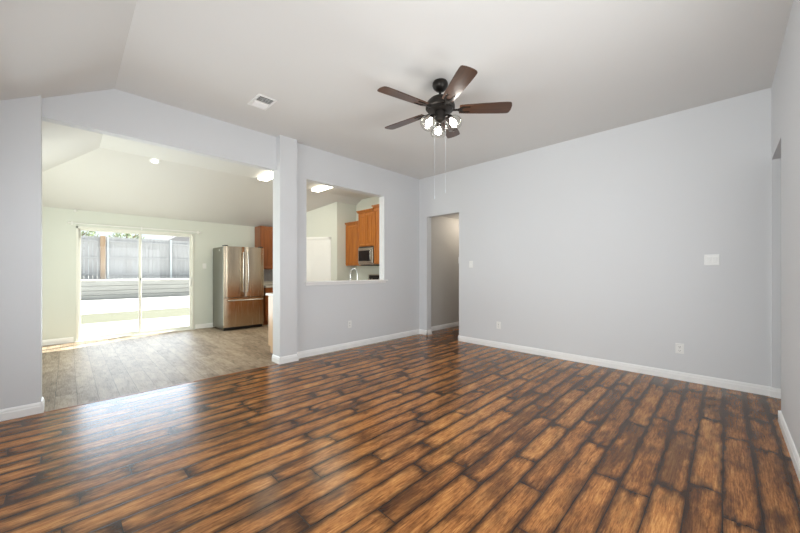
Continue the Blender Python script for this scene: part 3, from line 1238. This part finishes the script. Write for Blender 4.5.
# faucet on the peninsula counter
fa = thing('faucet', (3.60, 4.62, .912), 'chrome gooseneck kitchen faucet seen above the pass-through sill', 'faucet')
m = MB()
m.lathe([(0, 0), (.028, 0), (.028, .008), (.020, .016), (.018, .06), (0, .06)], 20)
m.build('base', M['chrome'], fa, True)
m = MB()
pts = [(0, 0, .05), (0, 0, .285)]
for k in range(1, 13):
    a = PI * k / 12
    pts.append((0, .10 - .10 * math.cos(a), .285 + .10 * math.sin(a)))
pts += [(0, .20, .26)]
m.tube(pts, .0095, 14)
m.build('spout', M['chrome'], fa, True)
m = MB()
m.tube([(0, .20, .275), (0, .201, .20), (0, .201, .17)], [.012, .013, .012], 14)
m.build('spray_head', M['chrome'], fa, True)
m = MB()
m.tube([(.015, 0, .045), (.06, 0, .06), (.085, 0, .085)], [.009, .007, .006], 10)
m.build('lever', M['chrome'], fa, True)

# pantry door on the angled wall
pd = bpy.data.objects.new('door_2', None)
COL.objects.link(pd)
# local x runs along PA->PB seen from the kitchen right-to-left; local -Y into the room
pd.location = PA + PD * 0.15
pd.rotation_euler = (0, 0, math.atan2(PD.y, PD.x))
struct(pd, 'cream painted pantry door in the angled kitchen corner', 'door')
# local +Y after this rotation points to (-0.707,-0.707) = into the room
m = MB()
cw = .065
PWD = .74
m.box((0, 0, 0), (cw, .016, 2.10), .003)
m.box((cw + PWD, 0, 0), (2 * cw + PWD, .016, 2.10), .003)
m.box((0, 0, 2.10 - cw), (2 * cw + PWD, .016, 2.10), .003)
m.build('casing', M['trim'], pd)
m = MB()
m.box((cw, 0, .01), (cw + PWD, .006, 2.10 - cw))
slab = m.build('door_slab', M['trim'], pd)
m = MB()
for x0_, x1_ in ((.08, .34), (.40, .66)):
    for z0_, z1_ in ((.15, .75), (.90, 1.50), (1.62, 1.93)):
        m.box((cw + x0_, .004, z0_), (cw + x1_, .010, z1_), .003)
m.build('raised_panel', M['trim'], slab)
m = MB()
m.lathe([(0, .055), (.022, .05), (.027, .035), (.014, .018), (.012, .006), (.026, .004), (.026, 0)], 18, Matrix.Translation((cw + .06, .006, .95)) @ Matrix.Rotation(-PI / 2, 4, 'X'))
m.build('knob', M['chrome'], slab, True)

# ------------------------------------------------------------------ back yard
b = MB()
b.box((-14, YK + .14, -.30), (18, 11.3, -.06))
struct(b.build('ground_patio', M['concrete']), 'bright concrete patio outside the sliding door', 'patio')
b = MB()
b.box((-14, 11.3, -.30), (18, 14.0, -.08))
tag(b.build('lawn', M['lawn']), 'strip of patchy green and brown lawn past the patio', 'lawn', kind='stuff')
b = MB()
b.prism([(14.0, -.30), (14.0, -.07), (19.0, .05), (19.0, -.30)], -14, 18, 0)
struct(b.build('ground_path', M['earth']), 'sunlit bare pale ground below the retaining wall', 'ground')
rw = thing('retaining_wall', (2, 19.0, .05), 'low grey timber retaining wall across the yard', 'retaining wall')
for k in range(4):
    m = MB()
    m.box((-16, 0, k * .20 - .02), (16, .18, (k + 1) * .20 - .03), .012)
    m.build('sleeper', M['timber'], rw)
m = MB()
m.box((-16, -.03, .775), (16, .45, .84), .01)
m.build('cap_board', M['earth'], rw)
b = MB()
b.box((-14, 19.18, .0), (18, 42, .86))
struct(b.build('ground_terrace', M['earth']), 'raised pale ground behind the retaining wall', 'ground')
fc = thing('wooden_fence', (2, 19.9, .86), 'tall weathered grey board fence at back of the yard', 'fence')
m = MB()
x = -14.0
rng = random.Random(3)
while x < 14:
    m.box((x, 0, .03), (x + .135, .02, 1.95 + rng.uniform(-.012, .012)))
    x += .142
m.build('board_panel', M['fence'], fc)
for z in (.25, 1.0, 1.75):
    m = MB()
    m.box((-14, -.045, z - .045), (14, 0, z + .045), .004)
    m.build('rail', M['fence'], fc)
for x, wd, mt in ((-.90, .09, 'post'), (-.73, .03, 'galv'), (1.65, .04, 'galv'), (-4.0, .05, 'galv'), (4.3, .05, 'galv'), (7.0, .05, 'galv')):
    m = MB()
    m.box((x - wd, -.045 - 2 * wd * .6, 0), (x + wd, -.045, 1.97), .01)
    o = m.build('post', M[mt], fc)
    if mt == 'post':
        o['label'] = 'tan wooden post'


def tree(loc, h_, crown_r, n, label, seed):
    t = thing('leafy_tree', loc, label, 'tree', 'trees beyond the fence')
    rg_ = random.Random(seed)
    m = MB()
    m.tube([(0, 0, 0), (.06, .03, h_ * .4), (0, 0, h_ * .75), (.05, 0, h_ * .95)], [.16, .13, .08, .03], 10)
    for k in range(7):
        a = rg_.uniform(0, 2 * PI)
        z = h_ * rg_.uniform(.45, .75)
        m.tube([(0, 0, z), (math.cos(a) * crown_r * .4, math.sin(a) * crown_r * .4, z + .4), (math.cos(a) * crown_r * .8, math.sin(a) * crown_r * .8, z + .7)], [.05, .035, .012], 6)
    m.build('trunk', M['bark'], t, True)
    m = MB()
    for k in range(n):
        a = rg_.uniform(0, 2 * PI)
        ph = math.acos(rg_.uniform(-1, 1))
        rr = crown_r * rg_.uniform(.35, 1.0) ** .6
        c = Vector((rr * math.sin(ph) * math.cos(a), rr * math.sin(ph) * math.sin(a), h_ * .8 + .55 * rr * math.cos(ph)))
        L_ = rg_.uniform(.06, .13)
        e = Matrix.Rotation(rg_.uniform(0, 2 * PI), 3, 'Z') @ Matrix.Rotation(rg_.uniform(0, PI), 3, 'X')
        vv = [m.bm.verts.new(c + e @ Vector(p)) for p in ((0, -L_, 0), (L_ * .45, 0, .01), (0, L_, 0), (-L_ * .45, 0, .01))]
        m.bm.faces.new(vv)
    m.build('foliage', M['leaf'], t)
    return t


tree((0.35, 25.5, .86), 2.95, 1.0, 420, 'green tree top over the fence at left of the sliding door', 1)
tree((2.5, 25.8, .86), 2.85, 0.95, 380, 'smaller green tree top over the fence just left of the sliding door middle', 2)

nh = thing('neighbor_house', (8.6, 32, .86), 'grey roof corner of a neighboring house beyond the fence', 'house')
m = MB()
m.box((-3.4, -.0, 0), (6, 7, 2.35))
m.build('wall', M['siding'], nh)
m = MB()
m.prism([(-4.0, 2.25), (-.6, 4.3), (3.2, 4.3), (6.6, 2.25), (6.6, 2.10), (-4.0, 2.10)], -.5, 7.5, 1)
m.build('roof', M['roof'], nh)
